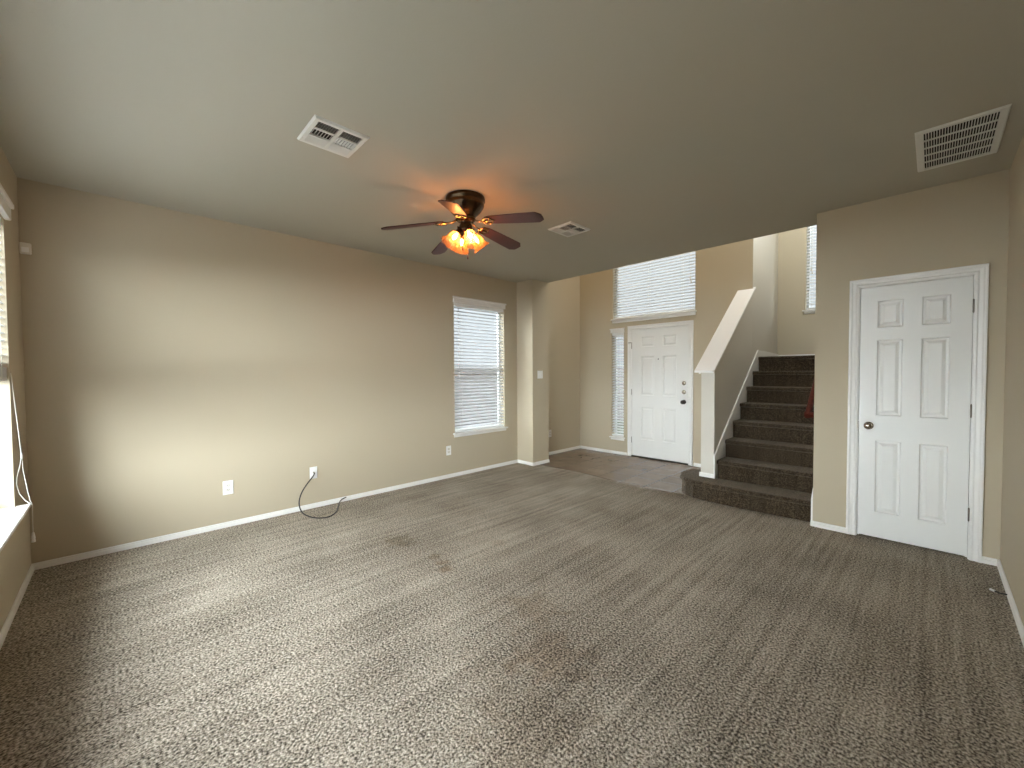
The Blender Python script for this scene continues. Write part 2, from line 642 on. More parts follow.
struct('ceiling_entry', MB().box(-.3, 5.1, YH - .14, YB + WT, HT, HT + .15), CEIL)
# closet shell behind its door
struct('wall_closet_back', MB().box(XA + WT, XR + WT, 5.9, 6.0, -.06, H), WALL)

# knee wall along the stairs with its sloped cap
CAP0, CAP1 = (5.08, 1.362), (YD, 2.442)      # underside of the cap (y,z)
sl = (CAP1[1] - CAP0[1]) / (CAP1[0] - CAP0[0])


def capz(y):
    return CAP0[1] + sl * (y - CAP0[0])


KY = 5.168
struct('wall_stair_knee', MB().prism([(KY, 0), (YD, 0), (YD, capz(YD)), (KY, capz(KY))], 'x', XS0, XS1), KNEE_LIT)
capth = 0.022
cp = MB().prism([(CAP0[0], CAP0[1]), (YD - .001, capz(YD)), (YD - .001, capz(YD) + capth), (CAP0[0], CAP0[1] + capth)], 'x', 2.562, 2.772)
cp.prism([(YD - .001, capz(YD)), (YD + .03, capz(YD + .03)), (YD + .03, capz(YD + .03) + capth), (YD - .001, capz(YD) + capth)], 'x', XS1 + .001, 2.772)
cp.prism([(KY - .018, capz(KY - .018) - .03), (KY, capz(KY) - .03), (KY, capz(KY) + .001), (KY - .018, capz(KY - .018) + .001)], 'x', XS0 - .02, XS1 + .008)
cp.prism([(KY - .018, capz(KY - .018) - .065), (YD - .001, capz(YD) - .065), (YD - .001, capz(YD) + .001), (KY - .018, capz(KY - .018) + .001)], 'x', XS0 - .022, XS0 - .002)
struct('trim_knee_cap', cp, TRIM)


# baseboards
BP = [(0, 0), (.014, 0), (.014, .026), (.010, .029), (.008, .033), (.009, .040), (.005, .046), (0, .046)]


def base(name, axis, face, s, u0, u1, z0=0.0):
    """axis 'x': board on plane x=face facing s, running y u0..u1"""
    mb = MB()
    if axis == 'x':
        mb.prism([(face + s * d, z0 + h) for d, h in BP], 'y', u0, u1)
    else:
        mb.prism([(face + s * d, z0 + h) for d, h in BP], 'x', u0, u1)
    return struct(name, mb, TRIM)


base('baseboard_left', 'x', 0, 1, .0, YP)
base('baseboard_window', 'y', 0, 1, .012, XR - .012)
base('baseboard_pillar_front', 'y', YP, -1, .012, XP + .014)
base('baseboard_pillar_side', 'x', XP, 1, YP, YH)
base('baseboard_entry_left', 'x', XF, 1, YH, YD, -.005)
base('baseboard_front_left', 'y', YD, -1, XF + .012, .905, -.005)
base('baseboard_front_right', 'y', YD, -1, 1.995, XS0, -.005)
base('baseboard_closet_left', 'y', YC, -1, XA - .014, 3.918)
base('baseboard_closet_right', 'y', YC, -1, 4.664, XR - .012)
base('baseboard_right', 'x', XR, -1, 0, YC)
base('baseboard_knee_front', 'y', KY, -1, XS0 - .013, XS1 + .013, RISE + .001)
base('baseboard_landing_back', 'y', YB, -1, XS1 + .014, XA, RISE * 8 + .002)


# ------------------------------------------------------------------ doors
def door_slab(mb, x0, x1, z0, z1, yf, t, panels):
    """six-panel slab whose face is at y=yf looking to -Y; panels as (x0,x1,z0,z1)"""
    xs = sorted({x0, x1, *[p[0] for p in panels], *[p[1] for p in panels]})
    zs = sorted({z0, z1, *[p[2] for p in panels], *[p[3] for p in panels]})
    for i in range(len(xs) - 1):
        for j in range(len(zs) - 1):
            cx, cz = (xs[i] + xs[i + 1]) / 2, (zs[j] + zs[j + 1]) / 2
            if any(p[0] < cx < p[1] and p[2] < cz < p[3] for p in panels):
                continue
            mb.add([(xs[i], yf, zs[j]), (xs[i + 1], yf, zs[j]), (xs[i + 1], yf, zs[j + 1]), (xs[i], yf, zs[j + 1])], [(0, 1, 2, 3)])
    for p in panels:
        prev = None
        for ins, d in ((0, 0), (.008, .010), (.020, .0115), (.042, .002)):
            r = [(p[0] + ins, yf + d, p[2] + ins), (p[1] - ins, yf + d, p[2] + ins),
                 (p[1] - ins, yf + d, p[3] - ins), (p[0] + ins, yf + d, p[3] - ins)]
            if prev:
                mb.add(prev + r, [(0, 1, 5, 4), (1, 2, 6, 5), (2, 3, 7, 6), (3, 0, 4, 7)])
            prev = r
        mb.add(prev, [(0, 1, 2, 3)])
    mb.add([(x0, yf, z0), (x1, yf, z0), (x1, yf, z1), (x0, yf, z1), (x0, yf + t, z0), (x1, yf + t, z0), (x1, yf + t, z1), (x0, yf + t, z1)],
           [(4, 7, 6, 5), (0, 4, 5, 1), (1, 5, 6, 2), (2, 6, 7, 3), (3, 7, 4, 0)])
    return mb


CASING = [(0, 0), (0, .011), (.012, .014), (.020, .010), (.040, .013), (.048, .019), (.060, .019), (.063, .015), (.063, 0)]


def casing(x0, x1, zt, yf, z0=0.0):
    mb = MB()
    path = [[], [], [], []]
    for u, d in CASING:
        path[0].append((x0 - u, yf - d, z0))
        path[1].append((x0 - u, yf - d, zt + u))
        path[2].append((x1 + u, yf - d, zt + u))
        path[3].append((x1 + u, yf - d, z0))
    return mb.loft(path, True, True, False)


def jamb(x0, x1, zt, y0, y1, th=.02, z0=0.0):
    mb = MB()
    mb.box(x0 - th, x0, y0, y1, z0, zt + th)
    mb.box(x1, x1 + th, y0, y1, z0, zt + th)
    mb.box(x0, x1, y0, y1, zt, zt + th)
    # stop strips
    mb.box(x0, x0 + .012, y0 + .045, y0 + .075, z0, zt)
    mb.box(x1 - .012, x1, y0 + .045, y0 + .075, z0, zt)
    mb.box(x0, x1, y0 + .045, y0 + .075, zt - .012, zt)
    return mb


def hinge(parent, x, y, z):
    mb = MB().tube([(x, y - .007, z - .045), (x, y - .007, z + .045)], .005, 10)
    mb.tube([(x, y - .007, z - .050), (x, y - .007, z + .050)], .0032, 8)
    return mb.build('hinge', STEEL, parent)


# closet door
panels2 = []
for (pa, pb) in ((4.092, 4.242), (4.344, 4.494)):
    panels2 += [(pa, pb, 1.715, 1.93), (pa, pb, 1.01, 1.617), (pa, pb, 0.222, 0.808)]
d2 = struct('door_closet', door_slab(MB(), D2[0], D2[1], D2[2], D2[3], YC + .004, .035, panels2), DOORP)
struct('trim_closet_casing', casing(D2[0] - .008, D2[1] + .008, D2[3] + .009, YC), TRIM)
struct('trim_closet_jamb', jamb(D2[0] - .003, D2[1] + .003, D2[3] + .004, YC, YC + WT, .018), TRIM)
kb = MB().lathe([(.0, 0), (.030, 0), (.031, .004), (.024, .008), (.012, .010), (.011, .030), (.020, .036), (.0265, .046), (.027, .056), (.021, .066), (.008, .070), (0, .070)],
                (4.05, YC + .004, .925), (0, -1, 0), 28, caps=False)
kb.build('door_knob', NICKEL, d2)
MB().bbox(D2[0] - .0035, D2[0] + .001, YC + .001, YC + .03, .895, .955, .0005).build('latch_plate', STEEL, d2)
for z in (1.83, 1.078, .328):
    hinge(d2, D2[1] + .003, YC + .003, z)
# front door
panels1 = []
for (pa, pb) in ((1.146, 1.372), (1.512, 1.728)):
    panels1 += [(pa, pb, 1.775, 1.937), (pa, pb, 1.000, 1.622), (pa, pb, 0.290, 0.812)]
d1 = struct('door_front', door_slab(MB(), D1[0], D1[1], D1[2], D1[3], YD + .004, .044, panels1), DOORP)
struct('trim_front_casing', casing(D1[0] - .008, D1[1] + .008, D1[3] + .009, YD, -.005), TRIM)
struct('trim_front_jamb', jamb(D1[0] - .003, D1[1] + .003, D1[3] + .004, YD, YD + WT, .018, -.005), TRIM)
struct('trim_threshold', MB().box(D1[0] - .003, D1[1] + .003, YD - .01, YD + WT, -.006, .012), BRONZE)
for z, m in ((1.205, NICKEL), (1.072, NICKEL)):
    mb = MB().lathe([(0, 0), (.031, 0), (.032, .006), (.027, .014), (.018, .017), (0, .017)], (1.843, YD + .004, z), (0, -1, 0), 28, caps=False)
    mb.bbox(1.838, 1.848, YD - .030, YD - .010, z - .014, z + .014, .003)
    mb.build('deadbolt', m, d1)
kb = MB().lathe([(0, 0), (.032, 0), (.033, .005), (.026, .010), (.013, .012), (.012, .032), (.022, .038), (.030, .050), (.030, .062), (.020, .072), (0, .075)],
                (1.843, YD + .004, .925), (0, -1, 0), 28, caps=False)
kb.build('door_knob', BRONZE, d1)
MB().lathe([(0, 0), (.009, 0), (.009, .003), (.005, .004), (0, .003)], (1.440, YD + .004, 1.575), (0, -1, 0), 16, caps=False).build('peephole', BRONZE, d1)
for z in (1.80, 1.05, .27):
    hinge(d1, D1[0] - .003, YD + .003, z)
gd = MB().bbox(.935, .985, YD - .026, YD - .018, 1.845, 1.859, .002)
gd.tube([(.985, YD - .022, 1.852), (1.0, YD - .018, 1.852)], .004, 8)
gd.build('door_guard', STEEL, d1)


# ------------------------------------------------------------------ windows
def mapper(axis, face, out):
    """(u, d, z): u along the wall, d distance out of the wall into the room (negative: into the reveal)"""
    def box(mb, u0, u1, d0, d1, z0, z1, c=None):
        a, b = sorted((face + out * d0, face + out * d1))
        f = mb.box if c is None else (lambda *q: mb.bbox(*q, c))
        return f(a, b, u0, u1, z0, z1) if axis == 'x' else f(u0, u1, a, b, z0, z1)

    def pt(u, d, z):
        return (face + out * d, u, z) if axis == 'x' else (u, face + out * d, z)
    return box, pt


def window(num, axis, face, out, W, midrail=True, mull=0):
    box, pt = mapper(axis, face, out)
    u0, u1, z0, z1 = W
    fr = MB()
    d0, d1, w = -.125, -.090, .032
    box(fr, u0, u0 + w, d0, d1, z0, z1)
    box(fr, u1 - w, u1, d0, d1, z0, z1)
    box(fr, u0, u1, d0, d1, z0, z0 + w)
    box(fr, u0, u1, d0, d1, z1 - w, z1)
    if midrail:
        zm = (z0 + z1) / 2
        box(fr, u0, u1, d0, d1 + .012, zm - .025, zm + .025)
    for k in range(mull):
        um = u0 + (u1 - u0) * (k + 1) / (mull + 1)
        box(fr, um - .035, um + .035, d0, d1, z0, z1)
    w_ = struct('window_%d' % num, fr, VINYL)
    g = MB()
    box(g, u0 + .02, u1 - .02, -.108, -.104, z0 + .02, z1 - .02)
    g.build('glass_pane', GLASS, w_)
    return w_


def sill(name, axis, face, out, W, over=.022, depth=.045, apron=.035):
    box, pt = mapper(axis, face, out)
    u0, u1, z0, z1 = W
    mb = MB()
    box(mb, u0 - over - .01, u1 + over + .01, 0, depth, z0 - .020, z0, .004)
    box(mb, u0, u1, -.10, .002, z0 - .012, z0 + .0015)
    box(mb, u0 - over + .005, u1 + over - .005, 0, .016, z0 - .02 - apron, z0 - .02, .003)
    return struct(name, mb, TRIM)


def header(name, axis, face, out, W, h=.078, over=.014, depth=.02):
    box, pt = mapper(axis, face, out)
    u0, u1, z0, z1 = W
    mb = MB()
    box(mb, u0 - over, u1 + over, 0, depth, z1, z1 + h * .72, .003)
    box(mb, u0 - over - .008, u1 + over + .008, 0, depth + .012, z1 + h * .72, z1 + h, .004)
    return struct(name, mb, TRIM)


def blind(name_label, axis, face, out, W, zlow, d=-.035, tilt=24, ladders=(.12, .88), wand=None, tassel=None, pitch=.0445, group='white slatted window blinds'):
    box, pt = mapper(axis, face, out)
    u0, u1, z0, z1 = W
    u0 += .006
    u1 -= .006
    root = thing('window_blind', name_label, 'blind', pt((u0 + u1) / 2, d, zlow), group)
    hr = MB()
    box(hr, u0, u1, d - .027, d + .027, z1 - .045, z1 - .001, .003)
    hr.build('headrail', VINYL, root)
    sm = MB()
    a = math.radians(tilt)
    z = z1 - .065
    stack = zlow > z0 + .2
    rail_h = .022
    stop = zlow + rail_h + .028
    rows = []
    while z > stop:
        rows.append((z, a + math.radians(random.uniform(-1.2, 1.2))))
        z -= pitch
    if stack:
        n = int((zlow - z0) / pitch)
        rows = [r for r in rows if r[0] > zlow + rail_h + .0034 * n + .02]
        rows += [(zlow + rail_h + .003 + .0034 * k, 0.0) for k in range(n)]
    for z, t in rows:
        hw = .025
        prof = []
        for k in range(5):                     # a slightly crowned slat, room edge low
            s = -1 + k / 2
            x = s * hw
            y = .0022 * (1 - s * s)
            prof.append((x, y))
        prof = prof + [(x, y - .0028) for x, y in reversed(prof)]
        # rotate so that the room-side edge (positive) is lower
        P = [(x * math.cos(t) + y * math.sin(t), -x * math.sin(t) + y * math.cos(t)) for x, y in prof]
        k = len(P)
        v = [pt(u0, d + p[0], z + p[1]) for p in P] + [pt(u1, d + p[0], z + p[1]) for p in P]
        f = [tuple(range(k)), tuple(range(2 * k - 1, k - 1, -1))] + [(i, (i + 1) % k, k + (i + 1) % k, k + i) for i in range(k)]
        sm.add(v, f)
    sm.build('slats', SLAT, root)
    br = MB()
    box(br, u0, u1, d - .026, d + .026, zlow, zlow + rail_h, .004)
    br.build('bottom_rail', VINYL, root)
    for q in ladders:
        u = u0 + (u1 - u0) * q
        mb = MB()
        for dd in (-.0285, .0285):
            mb.tube([pt(u, d + dd, zlow + .01), pt(u, d + dd, z1 - .03)], .0013, 6)
        mb.build('ladder_cord', CORD, root)
    if tassel:
        u, zt = tassel
        c = MB().tube([pt(u, d + .036, z1 - .04), pt(u, d + .036, zt + .04)], .0014, 6)
        c.tube([pt(u + .012, d + .036, z1 - .04), pt(u + .010, d + .036, zt)], .0014, 6)
        pc = c.build('lift_cord', CORD, root)
        t = MB().lathe([(.002, .05), (.005, .046), (.008, .012), (.0085, 0), (.004, -.002)], pt(u, d + .036, zt), (0, 0, 1), 12)
        t.lathe([(.002, .05), (.005, .046), (.008, .012), (.0085, 0), (.004, -.002)], pt(u + .012, d + .036, zt - .045), (0, 0, 1), 12)
        t.build('tassel', IVORY, pc)
    if wand:
        u, zw = wand
        MB().tube([pt(u, d + .036, z1 - .04), pt(u + .01, d + .04, zw)], .004, 6).build('tilt_wand', VINYL, root)
    return root


window(1, 'x', 0, 1, W_SIDE)
sill('trim_side_sill', 'x', 0, 1, W_SIDE)
header('trim_side_header', 'x', 0, 1, W_SIDE)
blind('white slatted blind lowered over the narrow window in the long left wall', 'x', 0, 1, W_SIDE, W_SIDE[2] + .012, d=-.029,
      ladders=(.14, .86), tassel=(4.50, .98), wand=(3.74, 1.3))
window(2, 'y', 0, 1, W_BACK, True, 2)
sill('trim_back_sill', 'y', 0, 1, W_BACK, .032, .062)
header('trim_back_header', 'y', 0, 1, W_BACK, .10, .03, .028)
bb = blind('white slatted blind pulled halfway up at the picture\'s left edge', 'y', 0, 1, W_BACK, 1.345, d=-.034, tilt=-11, ladders=(.05, .35, .65, .95))
window(3, 'y', YD, -1, W_LITE, False)
sill('trim_sidelight_sill', 'y', YD, -1, W_LITE, .016)
header('trim_sidelight_header', 'y', YD, -1, W_LITE, .07)
blind('narrow white slatted blind in the tall sidelight left of the front door', 'y', YD, -1, W_LITE, W_LITE[2] + .012, d=-.029, ladders=(.25, .75))
window(4, 'y', YD, -1, W_TOP, False)
sill('trim_transom_sill', 'y', YD, -1, W_TOP, .012, .04, .045)
blind('wide white slatted blind over the window above the front door', 'y', YD, -1, W_TOP, W_TOP[2] + .010, d=-.029,
      ladders=(.08, .47, .86), tassel=(1.93, 2.72), tilt=33)
window(5, 'y', YB, -1, W_LAND, False)
sill('trim_landing_sill', 'y', YB, -1, W_LAND, .02)
blind('white slatted blind in the window high above the stair landing', 'y', YB, -1, W_LAND, W_LAND[2] + .012, d=-.029, ladders=(.14, .86),
      tassel=(3.16, 2.83), tilt=36)

# looped pull cord of the near window's blind, laid over the sill
px = .522
cordm = MB()
pts1 = [(px, .004, 1.39), (px, .012, 1.25), (px - .006, .022, 1.05), (px - .01, .030, .90), (px - .012, .032, .86), (px - .01, .036, .78), (px - .012, .050, .66), (px - .01, .060, .590), (px - .01, .0655, .578),
        (px - .01, .067, .555), (px - .01, .066, .46), (px - .01, .066, .392)]
pts2 = [(px + .006, .003, 1.39), (px + .004, .014, 1.20), (px, .024, 1.02), (px - .005, .031, .88), (px - .004, .024, .82), (px, .012, .76), (px, .008, .71), (px - .002, .018, .65), (px - .004, .040, .602),
        (px - .004, .058, .582), (px - .004, .0665, .57), (px - .004, .067, .50), (px - .004, .066, .375)]
cordm.tube(pts1, .0015, 8)
cordm.tube(pts2, .0015, 8)
cordm.lathe([(.0025, -.02), (.005, -.012), (.005, .012), (.0025, .02)], (px - .01, .031, .88), (0, 0, 1), 8)
pc = cordm.build('pull_cord', CORD, bb)
for (q, y, z) in ((px - .01, .066, .355), (px - .004, .067, .335)):
    MB().lathe([(.002, .042), (.005, .038), (.009, .010), (.0095, 0), (.004, -.002)], (q, y, z), (0, 0, 1), 12).build('tassel', PLATE, pc)


# ------------------------------------------------------------------ stairs
stairs = thing('staircase', 'dark brown carpeted staircase climbing to the landing beside the closet wall', 'staircase', (3.2, 5.9, 0))
SX0, SX1 = XS1 + .014, XA - .014


def nose(yn, z, zb, y1):
    return [(yn + .022, zb), (yn + .022, z - .048), (yn + .006, z - .042), (yn, z - .030), (yn - .001, z - .016), (yn + .004, z - .005), (yn + .016, z), (y1, z), (y1, zb)]


# bullnose bottom step, wrapping round the end of the knee wall
def bull(off):
    c = [(SX1, 4.945), (3.4, 4.915), (3.0, 4.90), (2.74, 4.905), (2.60, 4.93), (2.49, 4.985), (2.41, 5.07), (2.372, 5.17), (2.374, 5.28), (2.41, 5.38), (2.48, 5.455), (XS0 - .002, 5.49)]
    out = []
    for i, (x, y) in enumerate(c):
        a, b = c[max(i - 1, 0)], c[min(i + 1, len(c) - 1)]
        tx, ty = b[0] - a[0], b[1] - a[1]
        l = math.hypot(tx, ty)
        nx, ny = -ty / l, tx / l      # outward when walking right to left
        if i in (0, len(c) - 1):
            if i == 0:
                nx, ny = 0, -1
            else:
                nx, ny = 0, 1
        out.append((x + (nx if i else 0) * -off if False else x - nx * off * -1, y - ny * off * -1))
    return out


def ring(off, z):
    o = bull(off)
    return [(x, y, z) for x, y in o] + [(XS0 - .002, 5.18, z), (SX1, 5.26, z)]


b1 = MB()
b1.loft([ring(-.022, .0), ring(-.022, RISE - .050), ring(-.006, RISE - .044), ring(0, RISE - .030), ring(.001, RISE - .016), ring(-.004, RISE - .005), ring(-.016, RISE)], True, True, False)
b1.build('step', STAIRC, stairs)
for k in range(2, 8):
    yn = 5.212 + RUN * (k - 2)
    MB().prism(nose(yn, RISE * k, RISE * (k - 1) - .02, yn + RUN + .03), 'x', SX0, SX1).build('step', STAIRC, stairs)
yn = 5.212 + RUN * 6
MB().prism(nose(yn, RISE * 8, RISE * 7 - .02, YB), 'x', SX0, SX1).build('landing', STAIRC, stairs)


def skz(y):
    return .448 + .775 * (y - 5.152)


MB().prism([(KY - .012, RISE + .001), (KY - .012, .452), (5.20, skz(5.20)), (6.715, skz(6.715)), (7.0, skz(6.715)), (YB - .002, RISE * 8 + .062), (YB - .002, 1.2), (6.6, .9)], 'x', XS1, XS1 + .0135).build('skirt_board', TRIM, stairs)
MB().prism([(YC + .0, 0), (YC + .0, .24), (YC + .05, .30), (6.715, .30 + .775 * (6.715 - YC - .05)), (6.715, .9)], 'x', XA - .0135, XA).build('skirt_board', TRIM, stairs)

# handrail on the right-hand stair wall, returned to the wall at its lower end
rail = thing('handrail', 'reddish wooden handrail on the stair wall, mostly hidden by the closet wall corner', 'handrail', (3.61, 5.05, .93))


def rprof(x, y, z, s):
    pr = [(-.022, -.018), (-.024, .006), (-.018, .022), (0, .028), (.018, .022), (.024, .006), (.022, -.018), (.012, -.028), (-.012, -.028)]
    return pr


def rail_ring(c, side, upv):
    return [Vector(c) + Vector(side) * a + Vector(upv) * b for a, b in rprof(0, 0, 0, 0)]


dirv = Vector((0, 1, .78)).normalized()
upr = Vector((1, 0, 0)).cross(dirv)
R0 = Vector((3.602, 5.075, .955))
mb = MB().loft([rail_ring(R0, (1, 0, 0), upr), rail_ring(R0 + dirv * 2.0, (1, 0, 0), upr)], True, True, False)
d2v = Vector((1, 0, 0))
mb.loft([rail_ring(R0 + Vector((-.024, .018, .012)), dirv, upr), rail_ring(Vector((XA - .001, R0.y + .018, R0.z + .012)), dirv, upr)], True, True, False)
mb.build('rail', RAILW, rail)
for q in (.35, 1.6):
    p = R0 + dirv * q
    m2 = MB().tube([(p.x, p.y, p.z - .026), (p.x + .01, p.y, p.z - .05), (p.x + .04, p.y, p.z - .07), (XA - .004, p.y, p.z - .075)], .006, 8)
    m2.lathe([(0, 0), (.03, 0), (.03, .004), (0, .006)], (XA, p.y, p.z - .075), (-1, 0, 0), 16, caps=False)
    m2.build('bracket', NICKEL, rail)


# ------------------------------------------------------------------ ceiling fan
FX, FY, FZ = 1.845, 2.455, 2.480
fan = thing('ceiling_fan', 'five-blade ceiling fan of antique brass and dark wood with lit shades', 'ceiling fan', (FX, FY, H))
MB().lathe([(0, 0), (.150, 0), (.153, -.010), (.153, -.026), (.147, -.032), (.144, -.050), (.146, -.058), (.138, -.075), (.118, -.105), (.092, -.130), (.078, -.142), (.074, -.150), (0, -.150)],
           (FX, FY, H), (0, 0, 1), 48, caps=False).build('motor_housing', BRASS, fan)
MB().lathe([(0, -.150), (.070, -.150), (.076, -.156), (.076, -.172), (.066, -.180), (.045, -.184), (.042, -.20), (.050, -.212), (.052, -.245), (.046, -.26), (.032, -.266), (.030, -.30), (.024, -.315), (.008, -.322), (0, -.322)],
           (FX, FY, H), (0, 0, 1), 32, caps=False).build('switch_housing', BRASS, fan)
TAU = -0.189
drop = [-.010, -.0, .012, .012, -.006]
dz = [-.018, .024, .024, -.010, -.020]
for i in range(5):
    a = -0.851 + i * 2 * PI / 5
    er = Vector((math.cos(a), math.sin(a), 0))
    et = Vector((-math.sin(a), math.cos(a), 0))
    up = Vector((0, 0, 1))
    tt = et * math.cos(TAU) + up * math.sin(TAU)
    C0 = Vector((FX, FY, FZ))

    def bp(r, s, h):
        """point on blade i: radius r, sideways s, thickness h"""
        nn = er.cross(tt)
        return C0 + er * r + tt * s + nn * h + up * (dz[i] * (r - .1) / .52 + .062 * (.60 - r) / .42)
    out = [(.175, -.036), (.170, 0), (.175, .036), (.21, .050), (.34, .058), (.50, .064), (.592, .066), (.632, .034), (.634, 0), (.632, -.034), (.592, -.066), (.50, -.064), (.34, -.058), (.21, -.050)]
    mb = MB()
    k = len(out)
    v = [bp(r, s, .0035) for r, s in out] + [bp(r, s, -.0035) for r, s in out]
    mb.add(v, [tuple(range(k)), tuple(range(2 * k - 1, k - 1, -1))] + [(j, (j + 1) % k, k + (j + 1) % k, k + j) for j in range(k)])
    mb.build('blade', BLADE, fan)
    # scrolled iron under the blade root
    ir = MB()
    hub = C0 + er * .062 + up * (H - .164 - FZ)
    mid = C0 + er * .105 + up * .066
    ir.tube([hub, hub * .5 + mid * .5 + up * -.004, mid, bp(.150, 0, -.010)], [.010, .008, .007, .008], 10)
    for s in (-1, 1):
        ir.tube([bp(.145, 0, -.010), bp(.165, s * .030, -.011), bp(.195, s * .040, -.010), bp(.222, s * .028, -.008), bp(.232, s * .010, -.007)], [.008, .008, .008, .007, .005], 10)
        ir.lathe([(0, -.004), (.006, -.004), (.006, .004), (0, .004)], bp(.215, s * .03, -.013), er.cross(tt), 10, caps=False)
    ir.tube([bp(.150, 0, -.010), bp(.20, 0, -.010), bp(.250, 0, -.006)], [.009, .011, .005], 10)
    ir.build('blade_iron', BRASSB, fan)

# four ruffled glass shades with bulbs
for j, az in enumerate((-18, 72, 162, 252)):
    a = math.radians(az)
    hv = Vector((math.cos(a), math.sin(a), 0))
    ax = (hv * math.sin(math.radians(38)) + Vector((0, 0, -1)) * math.cos(math.radians(38))).normalized()
    neck = Vector((FX, FY, H - .262)) + hv * .062 + Vector((0, 0, -.012))
    arm = MB().tube([Vector((FX, FY, H - .235)) + hv * .040, Vector((FX, FY, H - .232)) + hv * .062, neck - ax * .006], [.009, .009, .010], 10)
    arm.lathe([(.011, -.016), (.024, -.010), (.027, .004), (.027, .016), (.022, .016)], neck, ax, 20)
    arm.build('shade_arm', BRASS, fan)
    prof = [(.024, .004), (.030, .014), (.041, .032), (.047, .055), (.048, .078), (.054, .098), (.066, .116), (.072, .122)]
    inner = [(r - .0028, h) for r, h in reversed(prof)]
    allp = prof + inner

    def wave(i, th, n=len(prof)):
        q = i if i < n else 2 * n - 1 - i
        return 1 + .014 * math.cos(10 * th) * min(1, q / 2) + (.07 * math.cos(10 * th) if q >= 6 else (.03 * math.cos(10 * th) if q == 5 else 0))
    sh = MB().lathe(allp, neck, ax, 80, wave, caps=False)
    so = sh.build('shade', SHADE, fan)
    MB().lathe([(0, .016), (.008, .018), (.009, .026), (.0125, .040), (.0135, .052), (.010, .066), (.004, .073), (0, .074)], neck, ax, 20, caps=False).build('bulb', BULB, so)
for (ox, oy, zt) in ((-.012, -.02, 2.345), (.022, .0, 2.275)):
    p = Vector((FX + ox, FY + oy, 0))
    ch = MB()
    n = int((H - .30 - zt) / .008)
    ch.tube([(p.x, p.y, H - .285), (p.x, p.y, zt + .02)], .0011, 6)
    for q in range(n):
        z = H - .30 - q * .008
        ch.lathe([(.0008, -.002), (.0019, 0), (.0008, .002)], (p.x, p.y, z), (0, 0, 1), 6)
    c = ch.build('pull_chain', BRASSB, fan)
    MB().lathe([(.002, .024), (.004, .020), (.0065, .002), (.007, -.006), (.004, -.012), (.001, -.014)], (p.x, p.y, zt), (0, 0, 1), 14).build('fob', BLADE, c)


# ------------------------------------------------------------------ ceiling vents
def vent(label, x0, x1, y0, y1, group):
    t = thing('ceiling_vent', label, 'vent', ((x0 + x1) / 2, (y0 + y1) / 2, H), group)
    z1, z0 = H - .0005, H - .012
    b = .030
    mb = MB()
    # rim with sloped edge
    rim = [((x0, y0, z1), (x1, y0, z1), (x1, y1, z1), (x0, y1, z1)),
           ((x0 + .008, y0 + .008, z0), (x1 - .008, y0 + .008, z0), (x1 - .008, y1 - .008, z0), (x0 + .008, y1 - .008, z0)),
           ((x0 + b, y0 + b, z0), (x1 - b, y0 + b, z0), (x1 - b, y1 - b, z0), (x0 + b, y1 - b, z0)),
           ((x0 + b, y0 + b, z1), (x1 - b, y0 + b, z1), (x1 - b, y1 - b, z1), (x0 + b, y1 - b, z1))]
    mb.loft([list(r) for r in rim], True, False, False)
    ym = (y0 + y1) / 2
    mb.box(x0 + b, x1 - b, ym - .009, ym + .009, z0, z1)
    u = (x1 - x0 - 2 * b) / 3
    xa, xb = x0 + b + u, x0 + b + 2 * u
    for xx in (xa, xb):
        mb.box(xx - .004, xx + .004, y0 + b, y1 - b, z0, z1)
    fr = mb.build('frame', VENT, t)
    MB().box(x0 + b * .8, x1 - b * .8, y0 + b * .8, y1 - b * .8, z1 - .0008, z1).build('duct_shade_sheet', DARK, t)  # black sheet stands for the shade inside the duct
    lv = MB()

    def slat_y(xc, ya, yb_, lean):          # slat running along y; lean>0: lower edge toward +x
        w = .0062
        dx = w * lean
        lv.prism([(xc + dx - .0006, z0 + .0002), (xc + dx + .0006, z0 + .0002), (xc - dx + .0006, z1 - .001), (xc - dx - .0006, z1 - .001)], 'y', ya, yb_)

    def slat_x(yc, xa_, xb_, lean):
        w = .0062
        dy = w * lean
        lv.prism([(yc + dy - .0006, z0 + .0002), (yc + dy + .0006, z0 + .0002), (yc - dy + .0006, z1 - .001), (yc - dy - .0006, z1 - .001)], 'x', xa_, xb_)
    for ya, yb_, half in ((y0 + b, ym - .009, 0), (ym + .009, y1 - b, 1)):
        n = 6
        for k in range(n):
            slat_y(xb + .004 + (x1 - b - xb - .004) * (k + .5) / n, ya, yb_, 1.15)
            slat_y(x0 + b + (xa - .004 - x0 - b) * (k + .5) / n, ya, yb_, -.9)
        m = 7
        for k in range(m):
            slat_x(ya + (yb_ - ya) * (k + .5) / m, xa + .004, xb - .004, -.75 if half == 0 else .45)
    lv.build('louvers', VENT, t)
    for (sx, sy) in (((x0 + x1) / 2 - .10, y0 + .014), ((x0 + x1) / 2 + .10, y1 - .014)):
        MB().lathe([(0, 0), (.004, 0), (.003, -.002), (0, -.0025)], (sx, sy, z0), (0, 0, 1), 10, caps=False).build('screw', VENT, t)
    return t


